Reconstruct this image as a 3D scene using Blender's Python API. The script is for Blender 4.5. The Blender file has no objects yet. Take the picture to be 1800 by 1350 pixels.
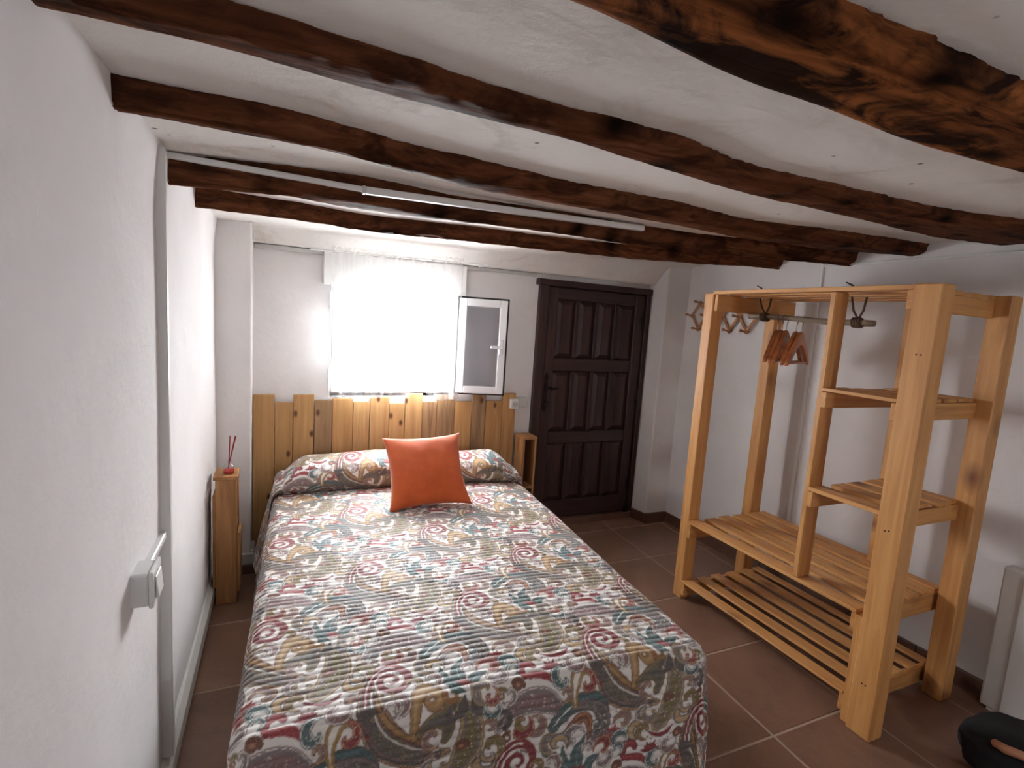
import bpy, bmesh, math, random
import numpy as np
from mathutils import Vector, Matrix, noise

random.seed(7)
rng = np.random.default_rng(7)
scene = bpy.context.scene
COL = scene.collection

# ------------------------------------------------------------------ camera
CAM = np.array([0.0, 0.0, 1.65])
F_PX = 912.0
YAW, PITCH, ROLL = (math.radians(a) for a in (24.3, 7.0, 3.77))
_f = np.array([math.sin(YAW) * math.cos(PITCH), math.cos(YAW) * math.cos(PITCH), -math.sin(PITCH)])
_r0 = np.array([math.cos(YAW), -math.sin(YAW), 0.0])
_u0 = np.cross(_r0, _f)
_r = math.cos(ROLL) * _r0 + math.sin(ROLL) * _u0
_u = -math.sin(ROLL) * _r0 + math.cos(ROLL) * _u0
cam_data = bpy.data.cameras.new('camera')
cam = bpy.data.objects.new('camera', cam_data)
COL.objects.link(cam)
cam_data.sensor_fit = 'HORIZONTAL'
cam_data.sensor_width = 36.0
cam_data.lens = 36.0 * F_PX / 1800.0
cam_data.clip_start = 0.02
M = Matrix(((_r[0], _u[0], -_f[0], CAM[0]), (_r[1], _u[1], -_f[1], CAM[1]), (_r[2], _u[2], -_f[2], CAM[2]), (0, 0, 0, 1)))
cam.matrix_world = M
scene.camera = cam


def ray(px, py):
    """direction through a pixel of the 1800x1350 frame"""
    return _f + _r * (px - 900.0) / F_PX - _u * (py - 675.0) / F_PX


# ------------------------------------------------------------------ world, light, exposure
world = bpy.data.worlds.new('daylight')
scene.world = world
world.use_nodes = True
bg = world.node_tree.nodes['Background']
bg.inputs[0].default_value = (0.93, 0.96, 1.0, 1)
bg.inputs[1].default_value = 18.0


def area(name, loc, rot, sx, sy, power, color):
    l = bpy.data.lights.new(name, 'AREA')
    l.shape = 'RECTANGLE'
    l.size, l.size_y = sx, sy
    l.energy = power
    l.color = color
    o = bpy.data.objects.new(name, l)
    COL.objects.link(o)
    o.location = loc
    o.rotation_euler = rot
    return o


# daylight: the bright sky in front of the bedroom window; portals in it and in the added rear fill opening guide the sky light
area('window_daylight', (0.75, 5.7, 2.9), (math.radians(-58), 0, 0), 3.4, 2.4, 420, (0.94, 0.965, 1.0))
for nm, loc, rx, sx, sy in (('window_portal', (0.715, 3.84, 1.45), -90, 0.84, 0.72), ('rear_fill_portal', (1.5, -2.21, 1.5), 90, 0.36, 0.38)):
    p_ = area(nm, loc, (math.radians(rx), 0, 0), sx, sy, 1, (1, 1, 1))
    p_.data.cycles.is_portal = True
vs = scene.view_settings
vs.view_transform = 'Standard'
vs.look = 'None'
vs.gamma = 1.0
vs.use_curve_mapping = False
vs.exposure = 1.58


# ------------------------------------------------------------------ helpers
def lin(c):
    return tuple((v / 255.0 / 12.92) if v / 255.0 <= 0.04045 else ((v / 255.0 + 0.055) / 1.055) ** 2.4 for v in c)


def rgba(c):
    return lin(c) + (1.0,)


class NT:
    def __init__(self, name):
        self.m = bpy.data.materials.new(name)
        self.m.use_nodes = True
        self.t = self.m.node_tree
        self.b = self.t.nodes['Principled BSDF']
        self.out = self.t.nodes['Material Output']

    def n(self, kind, **kw):
        nd = self.t.nodes.new(kind)
        for k, v in kw.items():
            if k.startswith('i_'):
                key = k[2:]
                key = int(key) if key.isdigit() else key.replace('_', ' ')
                nd.inputs[key].default_value = v
            else:
                setattr(nd, k, v)
        return nd

    def l(self, a, b):
        self.t.links.new(a, b)

    def ramp(self, src, stops):
        r = self.n('ShaderNodeValToRGB')
        els = r.color_ramp.elements
        while len(els) < len(stops):
            els.new(0.5)
        for e, (p, c) in zip(els, stops):
            e.position = p
            e.color = rgba(c) if max(c) > 1.001 else tuple(c) + (1.0,)
        self.l(src, r.inputs[0])
        return r

    def coords(self, scale=(1, 1, 1), rnd=False, kind='Object'):
        tc = self.n('ShaderNodeTexCoord')
        mp = self.n('ShaderNodeMapping')
        mp.inputs['Scale'].default_value = scale
        if rnd:
            oi = self.n('ShaderNodeObjectInfo')
            mul = self.n('ShaderNodeVectorMath', operation='MULTIPLY')
            self.l(oi.outputs['Random'], mul.inputs[0])
            mul.inputs[1].default_value = (37.0, 53.0, 71.0)
            add = self.n('ShaderNodeVectorMath', operation='ADD')
            self.l(tc.outputs[kind], add.inputs[0])
            self.l(mul.outputs[0], add.inputs[1])
            self.l(add.outputs[0], mp.inputs[0])
        else:
            self.l(tc.outputs[kind], mp.inputs[0])
        return mp.outputs[0]

    def noise(self, vec, scale, detail=4, rough=0.55, dist=0.0):
        nd = self.n('ShaderNodeTexNoise')
        nd.inputs['Scale'].default_value = scale
        nd.inputs['Detail'].default_value = detail
        nd.inputs['Roughness'].default_value = rough
        nd.inputs['Distortion'].default_value = dist
        self.l(vec, nd.inputs['Vector'])
        return nd.outputs['Fac']

    def mix(self, fac, a, b, mode='MIX'):
        mx = self.n('ShaderNodeMix', data_type='RGBA', blend_type=mode)
        for v, s in ((fac, mx.inputs[0]), (a, mx.inputs[6]), (b, mx.inputs[7])):
            if isinstance(v, (int, float)):
                s.default_value = v
            elif isinstance(v, tuple):
                s.default_value = rgba(v)
            else:
                self.l(v, s)
        return mx.outputs[2]

    def bump(self, h, strength, dist=0.01):
        b = self.n('ShaderNodeBump')
        b.inputs['Strength'].default_value = strength
        b.inputs['Distance'].default_value = dist
        self.l(h, b.inputs['Height'])
        self.l(b.outputs[0], self.b.inputs['Normal'])

    def base(self, v):
        if isinstance(v, tuple):
            self.b.inputs['Base Color'].default_value = rgba(v)
        else:
            self.l(v, self.b.inputs['Base Color'])

    def rough(self, r):
        self.b.inputs['Roughness'].default_value = r


def plain(name, col, rough=0.5, metal=0.0, var=0.06):
    t = NT(name)
    v = t.coords(rnd=True)
    n = t.noise(v, 9.0, 3)
    dark = tuple(c * (1 - var) for c in col)
    t.base(t.mix(n, dark, col))
    t.rough(rough)
    t.b.inputs['Metallic'].default_value = metal
    return t.m


def plaster(name, col, stain, amount=0.62, bump=0.25, speck=False):
    t = NT(name)
    v = t.coords()
    big = t.noise(v, 1.3, 5, 0.6, 0.4)
    c = t.mix(t.ramp(big, [(0.35, (0, 0, 0)), (0.75, (1, 1, 1))]).outputs[0], col, tuple(x * 0.95 for x in col))
    blot = t.noise(v, 3.1, 8, 0.7, 0.8)
    c = t.mix(t.ramp(blot, [(amount, (0, 0, 0)), (amount + 0.1, (0.7, 0.7, 0.7))]).outputs[0], c, stain)
    if speck:
        vo = t.n('ShaderNodeTexVoronoi')
        vo.inputs['Scale'].default_value = 7.0
        t.l(v, vo.inputs['Vector'])
        c = t.mix(t.ramp(vo.outputs['Distance'], [(0.035, (1, 1, 1)), (0.06, (0, 0, 0))]).outputs[0], c, (120, 108, 98))
    t.base(c)
    t.rough(0.85)
    fine = t.noise(v, 30.0, 6, 0.6)
    med = t.noise(v, 5.0, 3)
    a = t.n('ShaderNodeMath', operation='ADD')
    t.l(fine, a.inputs[0])
    m2 = t.n('ShaderNodeMath', operation='MULTIPLY')
    t.l(med, m2.inputs[0])
    m2.inputs[1].default_value = 3.0
    t.l(m2.outputs[0], a.inputs[1])
    t.bump(a.outputs[0], bump, 0.008)
    return t.m


def wood(name, c_light, c_mid, c_dark, axis=2, rough=0.5, knots=True, grain=1.0, knot_col=None, knot_scale=5.5, blotch=0.0, bump=0.15, flat=None, bstart=0.52, spec=0.5):
    """grain running along one axis of the object"""
    t = NT(name)
    sc = [26.0 * grain] * 3
    sc[axis] = 1.6 * grain
    v = t.coords(tuple(sc), rnd=True)
    g = t.noise(v, 1.0, 5, 0.6, 0.8)
    c = t.ramp(g, [(0.30, c_dark), (0.5, c_mid), (0.72, c_light)]).outputs[0]
    sc2 = [2.2] * 3
    sc2[axis] = 0.8
    v2 = t.coords(tuple(sc2), rnd=True)
    tone = t.noise(v2, 1.0, 2)
    c = t.mix(t.ramp(tone, [(0.3, (0, 0, 0)), (0.75, (0.55, 0.55, 0.55))]).outputs[0], c, c_mid)
    if blotch:
        v4 = t.coords((2.4, 6, 6), rnd=True)
        bl = t.noise(v4, 1.6, 5, 0.65, 1.0)
        c = t.mix(t.ramp(bl, [(bstart, (0, 0, 0)), (bstart + 0.14, (blotch,) * 3)]).outputs[0], c, c_dark)
    if knots:
        sc3 = [knot_scale] * 3
        sc3[axis] = knot_scale * 0.55
        v3 = t.coords(tuple(sc3), rnd=True)
        vo = t.n('ShaderNodeTexVoronoi')
        vo.inputs['Scale'].default_value = 1.0
        if flat is not None:
            vo.voronoi_dimensions = '2D'
            sp_ = t.n('ShaderNodeSeparateXYZ')
            cb_ = t.n('ShaderNodeCombineXYZ')
            t.l(v3, sp_.inputs[0])
            a1, a2 = [q for q in range(3) if q != flat]
            t.l(sp_.outputs[a1], cb_.inputs[0])
            t.l(sp_.outputs[a2], cb_.inputs[1])
            t.l(cb_.outputs[0], vo.inputs['Vector'])
        else:
            t.l(v3, vo.inputs['Vector'])
        k = t.ramp(vo.outputs['Distance'], [(0.03, (1, 1, 1)), ({None: 0.23, 1: 0.085, 2: 0.2}[flat], (0, 0, 0))]).outputs[0]
        c = t.mix(k, c, knot_col or tuple(x * 0.55 for x in c_dark))
    t.base(c)
    t.rough(rough)
    t.b.inputs['Specular IOR Level'].default_value = spec
    if spec < 0.3: t.b.inputs['IOR'].default_value = 1.12
    t.bump(g, bump, 0.004)
    return t.m


# ------------------------------------------------------------------ mesh helpers
def world_loc(o):
    p = Vector((0, 0, 0))
    while o is not None:
        p += Vector(o.location)
        o = o.parent
    return p


def tag(o, label=None, cat=None, group=None, kind=None):
    if label: o['label'] = label
    if cat: o['category'] = cat
    if group: o['group'] = group
    if kind: o['kind'] = kind
    return o


def empty(name, loc=(0, 0, 0), label=None, cat=None, group=None, kind=None):
    o = bpy.data.objects.new(name, None)
    o.empty_display_size = 0.05
    COL.objects.link(o)
    o.location = loc
    return tag(o, label, cat, group, kind)


def link_mesh(name, me, mat, parent=None):
    if mat is not None:
        me.materials.append(mat)
    o = bpy.data.objects.new(name, me)
    COL.objects.link(o)
    if parent is not None:
        o.parent = parent
    return o


def obj(name, bm, mat, parent=None, smooth=False, local=False):
    """link a bmesh given in world coordinates (or the parent's own, if local) as one mesh object"""
    if parent is not None and not local:
        bmesh.ops.translate(bm, verts=bm.verts, vec=-world_loc(parent))
    elif parent is None and len(bm.verts):
        lo = [min(v.co[i] for v in bm.verts) for i in range(3)]
        hi = [max(v.co[i] for v in bm.verts) for i in range(3)]
        base = Vector(((lo[0] + hi[0]) / 2, (lo[1] + hi[1]) / 2, lo[2]))
        bmesh.ops.translate(bm, verts=bm.verts, vec=-base)
    bmesh.ops.recalc_face_normals(bm, faces=bm.faces)
    me = bpy.data.meshes.new(name)
    bm.to_mesh(me)
    bm.free()
    if smooth:
        for p in me.polygons: p.use_smooth = True
    o = link_mesh(name, me, mat, parent)
    if parent is None:
        o.location = base
    return o


def box(x0, x1, y0, y1, z0, z1, bev=0.0, bm=None, seg=1):
    own = bmesh.new()
    bmesh.ops.create_cube(own, size=1.0)
    for v in own.verts:
        v.co = Vector((x0 + (v.co.x + 0.5) * (x1 - x0), y0 + (v.co.y + 0.5) * (y1 - y0), z0 + (v.co.z + 0.5) * (z1 - z0)))
    if bev:
        bmesh.ops.bevel(own, geom=list(own.edges), offset=bev, segments=seg, affect='EDGES', profile=0.5)
    if bm is None:
        return own
    return merge(bm, own)


def merge(bm, own):
    me = bpy.data.meshes.new('tmp')
    own.to_mesh(me)
    own.free()
    bm.from_mesh(me)
    bpy.data.meshes.remove(me)
    return bm


def tube(pts, rad, n=8, bm=None, closed=False):
    """round tube along a polyline; rad a number or a list"""
    bm = bm or bmesh.new()
    pts = [Vector(p) for p in pts]
    rs = rad if isinstance(rad, (list, tuple)) else [rad] * len(pts)
    rings = []
    up = Vector((0, 0, 1))
    last = None
    for i, p in enumerate(pts):
        a = pts[i - 1] if i else (pts[-1] if closed else pts[0])
        b = pts[i + 1] if i < len(pts) - 1 else (pts[0] if closed else pts[-1])
        d = (b - a).normalized()
        if last is None:
            s = d.cross(up)
            if s.length < 0.05: s = d.cross(Vector((1, 0, 0)))
        else:
            s = last - d * last.dot(d)
        s.normalize()
        last = s
        t = s.cross(d)
        rings.append([bm.verts.new(p + (s * math.cos(2 * math.pi * k / n) + t * math.sin(2 * math.pi * k / n)) * rs[i]) for k in range(n)])
    m = len(rings)
    for i in range(m if closed else m - 1):
        A, B = rings[i], rings[(i + 1) % m]
        for k in range(n):
            bm.faces.new((A[k], A[(k + 1) % n], B[(k + 1) % n], B[k]))
    if not closed:
        bm.faces.new(rings[0][::-1])
        bm.faces.new(rings[-1])
    return bm


def lathe(profile, center, n=24, bm=None):
    bm = bm or bmesh.new()
    rings = []
    for r, z in profile:
        rings.append([bm.verts.new((center[0] + r * math.cos(2 * math.pi * k / n), center[1] + r * math.sin(2 * math.pi * k / n), center[2] + z)) for k in range(n)])
    for A, B in zip(rings, rings[1:]):
        for k in range(n):
            bm.faces.new((A[k], A[(k + 1) % n], B[(k + 1) % n], B[k]))
    bm.faces.new(rings[0][::-1])
    bm.faces.new(rings[-1])
    return bm


def prism_xz(poly, y0, y1, bm=None):
    """polygon in x,z swept along y"""
    bm = bm or bmesh.new()
    A = [bm.verts.new((x, y0, z)) for x, z in poly]
    B = [bm.verts.new((x, y1, z)) for x, z in poly]
    n = len(poly)
    for k in range(n):
        bm.faces.new((A[k], A[(k + 1) % n], B[(k + 1) % n], B[k]))
    bm.faces.new(A[::-1])
    bm.faces.new(B)
    return bm


def surf(xs, ys, fn):
    """grid surface, fn(x, y) -> point"""
    bm = bmesh.new()
    g = [[bm.verts.new(fn(x, y)) for x in xs] for y in ys]
    for j in range(len(ys) - 1):
        for i in range(len(xs) - 1):
            bm.faces.new((g[j][i], g[j][i + 1], g[j + 1][i + 1], g[j + 1][i]))
    return bm


# ------------------------------------------------------------------ materials
WALL = plaster('white_wall_plaster', (236, 232, 231), (226, 221, 218), 0.60, 0.18)
CEIL = plaster('white_ceiling_plaster', (236, 231, 226), (204, 197, 187), 0.575, 0.4, speck=True)
PAINT = plain('white_satin_paint', (228, 226, 222), 0.45, var=0.04)
PVC = plain('white_plastic', (232, 231, 229), 0.32, var=0.03)
TRUNK = plain('grey_white_plastic', (205, 203, 200), 0.4, var=0.04)
ALU = plain('white_lacquered_aluminium', (238, 238, 240), 0.25, var=0.02)
GASKET = plain('black_rubber', (22, 20, 22), 0.6)
IRON = plain('dark_iron', (38, 32, 32), 0.42, 0.7)
CHROME = plain('chrome', (210, 210, 212), 0.18, 1.0, 0.02)
BEAM = wood('varnished_beam', (128, 82, 54), (96, 57, 37), (46, 27, 20), axis=0, rough=0.55, grain=1.1, knot_scale=4.6, blotch=0.8, bump=0.9, knot_col=(24, 14, 11), flat=2, bstart=0.47, spec=0.15)
BEAM_OLD = wood('mottled_old_beam', (178, 112, 62), (128, 76, 42), (42, 26, 20), axis=0, rough=0.6, grain=0.8, knot_scale=4.2, blotch=1.0, bump=0.8, knot_col=(26, 17, 14), flat=2, bstart=0.43, spec=0.15)
PINE = {a: wood('pine_' + 'xyz'[a], (224, 170, 108), (206, 148, 86), (178, 118, 65), axis=a, rough=0.5, knots=True, knot_scale=5.0, knot_col=(120, 70, 36)) for a in range(3)}
PALLET = [wood('pallet_plank_%s' % n, l_, m_, d_, axis=2, rough=0.6, knot_scale=5.0, knot_col=(96, 54, 28), flat=1) for n, l_, m_, d_ in (
    ('honey', (208, 166, 112), (188, 143, 90), (160, 114, 70)), ('pale', (216, 178, 126), (200, 158, 106), (174, 130, 82)), ('grey', (184, 150, 112), (158, 124, 88), (122, 92, 66)))]
STAND = {a: wood('stand_' + 'xyz'[a], (204, 154, 100), (178, 126, 78), (138, 94, 56), axis=a, rough=0.6, knot_scale=4.0) for a in range(3)}
DOORW = wood('dark_stained_oak', (74, 47, 43), (56, 34, 32), (34, 20, 20), axis=2, rough=0.42, knots=False, bump=0.3)
DOORX = wood('dark_stained_oak_rail', (66, 41, 39), (52, 31, 30), (32, 19, 19), axis=0, rough=0.42, knots=False, bump=0.3)
PEGW = plain('beech_lath', (190, 132, 86), 0.45)
HANGW = wood('hanger_wood', (200, 130, 74), (170, 100, 54), (120, 66, 36), axis=0, rough=0.35, knots=False)
RODW = wood('grey_branch', (156, 138, 116), (122, 106, 88), (84, 72, 60), axis=1, rough=0.7, knots=False, bump=0.4)
ROPE = plain('brown_rope', (96, 74, 56), 0.9, var=0.3)


def tile_mat():
    t = NT('brown_stoneware_tile')
    v = t.coords(rnd=True)
    n = t.noise(v, 3.0, 6, 0.65, 0.5)
    c = t.ramp(n, [(0.3, (118, 87, 70)), (0.55, (142, 107, 86)), (0.8, (168, 131, 107))]).outputs[0]
    oi = t.n('ShaderNodeObjectInfo')
    c = t.mix(t.ramp(oi.outputs['Random'], [(0, (0, 0, 0)), (1, (0.35, 0.35, 0.35))]).outputs[0], c, (104, 74, 60))
    f = t.noise(v, 60.0, 3)
    c = t.mix(t.ramp(f, [(0.55, (0, 0, 0)), (0.8, (0.3, 0.3, 0.3))]).outputs[0], c, (160, 122, 98))
    t.base(c)
    t.rough(0.38)
    t.bump(n, 0.12, 0.004)
    return t.m


TILE = tile_mat()
GROUT = plain('pale_grout', (188, 162, 142), 0.9, var=0.2)
SKIRT = plain('brown_skirting_tile', (120, 86, 70), 0.4, var=0.25)


def glass_mat(name, tint, mixfac, rough=0.03):
    t = NT(name)
    tr = t.n('ShaderNodeBsdfTransparent')
    tr.inputs[0].default_value = rgba(tint)
    gl = t.n('ShaderNodeBsdfGlossy')
    gl.inputs['Roughness'].default_value = rough
    gl.inputs[0].default_value = (0.9, 0.9, 0.9, 1)
    mx = t.n('ShaderNodeMixShader')
    mx.inputs[0].default_value = mixfac
    t.l(tr.outputs[0], mx.inputs[1])
    t.l(gl.outputs[0], mx.inputs[2])
    t.l(mx.outputs[0], t.out.inputs[0])
    t.t.nodes.remove(t.b)
    return t.m


PANE = glass_mat('window_glass', (250, 252, 252), 0.06)
SASH_PANE = glass_mat('open_sash_glass', (240, 241, 244), 0.07)
CLEAR = glass_mat('clear_bottle_glass', (240, 240, 240), 0.12)


def sheer_mat():
    t = NT('sheer_white_voile')
    v = t.coords((1, 1, 1))
    tr = t.n('ShaderNodeBsdfTransparent')
    tl = t.n('ShaderNodeBsdfTranslucent')
    df = t.n('ShaderNodeBsdfDiffuse')
    weave = t.noise(t.coords((40, 40, 6)), 1.0, 2)
    col = t.ramp(weave, [(0.2, (238, 236, 234)), (0.8, (250, 250, 250))]).outputs[0]
    t.l(col, tl.inputs[0])
    t.l(col, df.inputs[0])
    m1 = t.n('ShaderNodeMixShader')
    m1.inputs[0].default_value = 0.98
    t.l(tl.outputs[0], m1.inputs[1])
    t.l(df.outputs[0], m1.inputs[2])
    m2 = t.n('ShaderNodeMixShader')
    m2.inputs[0].default_value = 0.33
    t.l(tr.outputs[0], m2.inputs[1])
    t.l(m1.outputs[0], m2.inputs[2])
    t.l(m2.outputs[0], t.out.inputs[0])
    t.t.nodes.remove(t.b)
    return t.m


SHEER = sheer_mat()

# ------------------------------------------------------------------ the room shell
XL, XR, YB, YR = -0.34, 3.09, 3.60, -2.0


def zc(x):
    return 2.10 + 0.025 * (x + 0.34)


# floor: a grout bed carrying single stoneware tiles
floor = obj('floor', box(XL - 0.2, XR + 0.2, YR - 0.2, YB + 0.3, -0.08, -0.0022), GROUT)
tag(floor, 'brown stoneware tiled floor with pale joints', 'floor', kind='structure')
PITCH_T, SHEAR = 0.512, 0.045


def tile_mesh():
    bm = bmesh.new()
    g = 0.0048
    a = PITCH_T
    P = lambda x, y, z: bm.verts.new((x + SHEAR * y, y, z))
    bev = 0.004
    lo = [P(g, g, -0.006), P(a - g, g, -0.006), P(a - g, a - g, -0.006), P(g, a - g, -0.006)]
    mid = [P(g, g, -0.002), P(a - g, g, -0.002), P(a - g, a - g, -0.002), P(g, a - g, -0.002)]
    b = g + bev
    hi = [P(b, b, 0), P(a - b, b, 0), P(a - b, a - b, 0), P(b, a - b, 0)]
    for A, B in ((lo, mid), (mid, hi)):
        for k in range(4):
            bm.faces.new((A[k], A[(k + 1) % 4], B[(k + 1) % 4], B[k]))
    bm.faces.new(hi)
    me = bpy.data.meshes.new('floor_tile')
    bm.to_mesh(me)
    bm.free()
    me.materials.append(TILE)
    return me


tm = tile_mesh()
fl = world_loc(floor)
for j in range(-7, 5):
    y0 = 1.32 + j * PITCH_T
    for i in range(-6, 4):
        x0 = 1.90 + SHEAR * (y0 - 1.32) + i * PITCH_T
        if x0 + PITCH_T < XL - 0.02 or x0 > XR + 0.02:
            continue
        o = bpy.data.objects.new('tile', tm)
        COL.objects.link(o)
        o.parent = floor
        o.location = (x0 - fl.x, y0 - fl.y, -fl.z)

# back wall with the window opening
WX0, WX1, WZ0, WZ1 = 0.30, 1.13, 1.095, 1.80
bm = bmesh.new()
box(XL - 0.2, WX0, YB, YB + 0.22, -0.05, 2.45, bm=bm)
box(WX1, 1.80, YB, YB + 0.22, -0.05, 2.45, bm=bm)
box(2.83, XR + 0.2, YB, YB + 0.22, -0.05, 2.45, bm=bm)
box(1.80, 2.83, YB, YB + 0.22, 1.975, 2.45, bm=bm)
box(1.80, 2.83, YB + 0.12, YB + 0.22, -0.05, 1.975, bm=bm)
box(WX0, WX1, YB, YB + 0.22, -0.05, WZ0, bm=bm)
box(WX0, WX1, YB, YB + 0.22, WZ1, 2.45, bm=bm)
tag(obj('wall_back', bm, WALL), 'white plastered end wall with the curtained window', 'wall', kind='structure')

# slightly wavy side walls
def wavy(y, z, s):
    return 0.010 * math.sin(1.7 * y + s) * math.sin(1.3 * z + 2 * s) + 0.004 * math.sin(5.1 * y + 3.3 * z + s)


def left_x(y, z):
    top = max(0.0, z - 1.85)
    return XL + wavy(y, z, 0.6) * 0.8 + 0.22 * top * top


ys = [YR + (YB + 0.05 - YR) * i / 80 for i in range(81)]
zs = [-0.05 + 2.45 * i / 40 for i in range(41)]
bm = surf(ys, zs, lambda y, z: (left_x(y, z), y, z))
ext = bmesh.ops.extrude_face_region(bm, geom=list(bm.faces))
bmesh.ops.translate(bm, verts=[e for e in ext['geom'] if isinstance(e, bmesh.types.BMVert)], vec=(-0.2, 0, 0))
tag(obj('wall_left', bm, WALL, smooth=True), 'long white plastered wall with uneven surface beside the bed', 'wall', kind='structure')
bm = surf(ys, zs, lambda y, z: (XR + wavy(y, z, 2.1) * 0.6, y, z))
ext = bmesh.ops.extrude_face_region(bm, geom=list(bm.faces))
bmesh.ops.translate(bm, verts=[e for e in ext['geom'] if isinstance(e, bmesh.types.BMVert)], vec=(0.2, 0, 0))
tag(obj('wall_right', bm, WALL, smooth=True), 'white plastered wall behind the open pine clothes rack', 'wall', kind='structure')
# unseen wall behind the photographer; its small opening is added for fill light
bm = bmesh.new()
RX0, RX1, RZ0, RZ1 = 1.33, 1.67, 1.32, 1.68
box(XL - 0.2, RX0, YR - 0.2, YR, -0.05, 2.45, bm=bm)
box(RX1, XR + 0.2, YR - 0.2, YR, -0.05, 2.45, bm=bm)
box(RX0, RX1, YR - 0.2, YR, RZ1, 2.45, bm=bm)
box(RX0, RX1, YR - 0.2, YR, -0.05, RZ0, bm=bm)
tag(obj('wall_front', bm, WALL), 'white wall with a small opening added for fill light opposite the bed window', 'wall', kind='structure')

# the plaster ceiling, coving down over window and door
def ceil_pt(x, y):
    z = zc(x) + 0.0015 * math.sin(2.3 * x + 4.0 * y) + 0.001 * math.sin(5.2 * x - 3.1 * y)
    z += 0.002 * noise.noise((x * 6, y * 6, 1.0))
    if y > 3.34:
        t = min(1.0, (y - 3.34) / 0.20)
        z = z * (1 - t) ** 1.0 + (2.018 + 0.006 * noise.noise((x * 4, 0, 7))) * t + 0.035 * math.sin(math.pi * t) * (1 if t < 1 else 0)
    if y > 3.545:
        z = 2.015 - 0.0 * x
    return (x, min(y, YB + 0.02), z)


xs = [XL - 0.05 + (XR - XL + 0.1) * i / 90 for i in range(91)]
ysc = [YR - 0.05 + (3.30 - YR) * i / 110 for i in range(111)] + [3.30 + 0.25 * i / 14 for i in range(15)] + [3.58, 3.62]
ysc = sorted(set(round(y, 4) for y in ysc))
bm = surf(xs, ysc, ceil_pt)
ext = bmesh.ops.extrude_face_region(bm, geom=list(bm.faces))
for e in ext['geom']:
    if isinstance(e, bmesh.types.BMVert): e.co.z = 2.42
tag(obj('ceiling', bm, CEIL, smooth=True), 'uneven whitewashed plaster ceiling between the exposed beams', 'ceiling', kind='structure')

# pilasters in the two far corners
tag(obj('trim_1', box(XL - 0.03, -0.155, 3.41, YB + 0.01, -0.02, 2.16, 0.008, seg=2), WALL), 'white corner pilaster between long wall and plank headboard', 'pilaster', kind='structure')
bm = bmesh.new()
poly = [(2.835, YB + 0.02), (2.872, 3.415), (XR + 0.05, 3.405), (XR + 0.05, YB + 0.02)]
lo = [bm.verts.new((x, y, -0.02)) for x, y in poly]
hi = [bm.verts.new((x, y, 2.24)) for x, y in poly]
for k in range(4): bm.faces.new((lo[k], lo[(k + 1) % 4], hi[(k + 1) % 4], hi[k]))
bm.faces.new(lo[::-1]); bm.faces.new(hi)
bmesh.ops.bevel(bm, geom=[e for e in bm.edges if abs(e.verts[0].co.z - e.verts[1].co.z) > 1], offset=0.012, segments=3, affect='EDGES', profile=0.5)
tag(obj('trim_2', bm, WALL), 'white corner pilaster beside the dark door', 'pilaster', kind='structure')
# skirtings
bm = prism_xz([(XL - 0.02, 0.018), (XL + 0.022, 0.018), (XL + 0.022, 0.088), (XL + 0.004, 0.112), (XL - 0.02, 0.112)], YR, 3.41)
skl = tag(obj('baseboard_left', bm, PAINT), 'white painted skirting along the long wall', 'skirting', kind='structure')
tag(obj('baseboard_front', box(XL - 0.02, XL + 0.018, YR, 3.41, -0.004, 0.018), SKIRT), 'thin brown tile strip under the white skirting', 'skirting', kind='structure')
pb = empty('baseboard_back', (-0.25, 3.40, 0), 'stepped white skirting round the foot of the corner pilaster', 'skirting', kind='structure')
obj('skirting_top', box(XL, -0.135, 3.385, 3.412, 0.055, 0.125, 0.004), PAINT, pb)
obj('skirting_return', box(-0.158, -0.135, 3.412, 3.55, 0.055, 0.14, 0.004), PAINT, pb)
obj('skirting_foot', box(XL, -0.125, 3.375, 3.55, -0.003, 0.055, 0.004), SKIRT, pb)
skr = empty('baseboard_right', (XR, 2.0, 0), 'brown tile skirting along the wall behind the clothes rack', 'skirting', kind='structure')
y = 3.405
while y > -1.9:
    y1 = y - 0.33
    obj('tile', box(XR - 0.016, XR + 0.02, y1 + 0.002, y - 0.002, -0.003, 0.085, 0.003), SKIRT, skr)
    y = y1
obj('tile', box(2.858, XR - 0.016, 3.388, 3.42, -0.003, 0.085, 0.003), SKIRT, skr)
bm = box(0, 0.012, 0, 0.19, -0.003, 0.085, 0.002)
bmesh.ops.rotate(bm, verts=bm.verts, cent=(0, 0, 0), matrix=Matrix.Rotation(math.atan2(0.037, 0.185), 3, 'Z'))
bmesh.ops.translate(bm, verts=bm.verts, vec=(2.859, 3.408, 0))
obj('tile', bm, SKIRT, skr)

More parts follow.
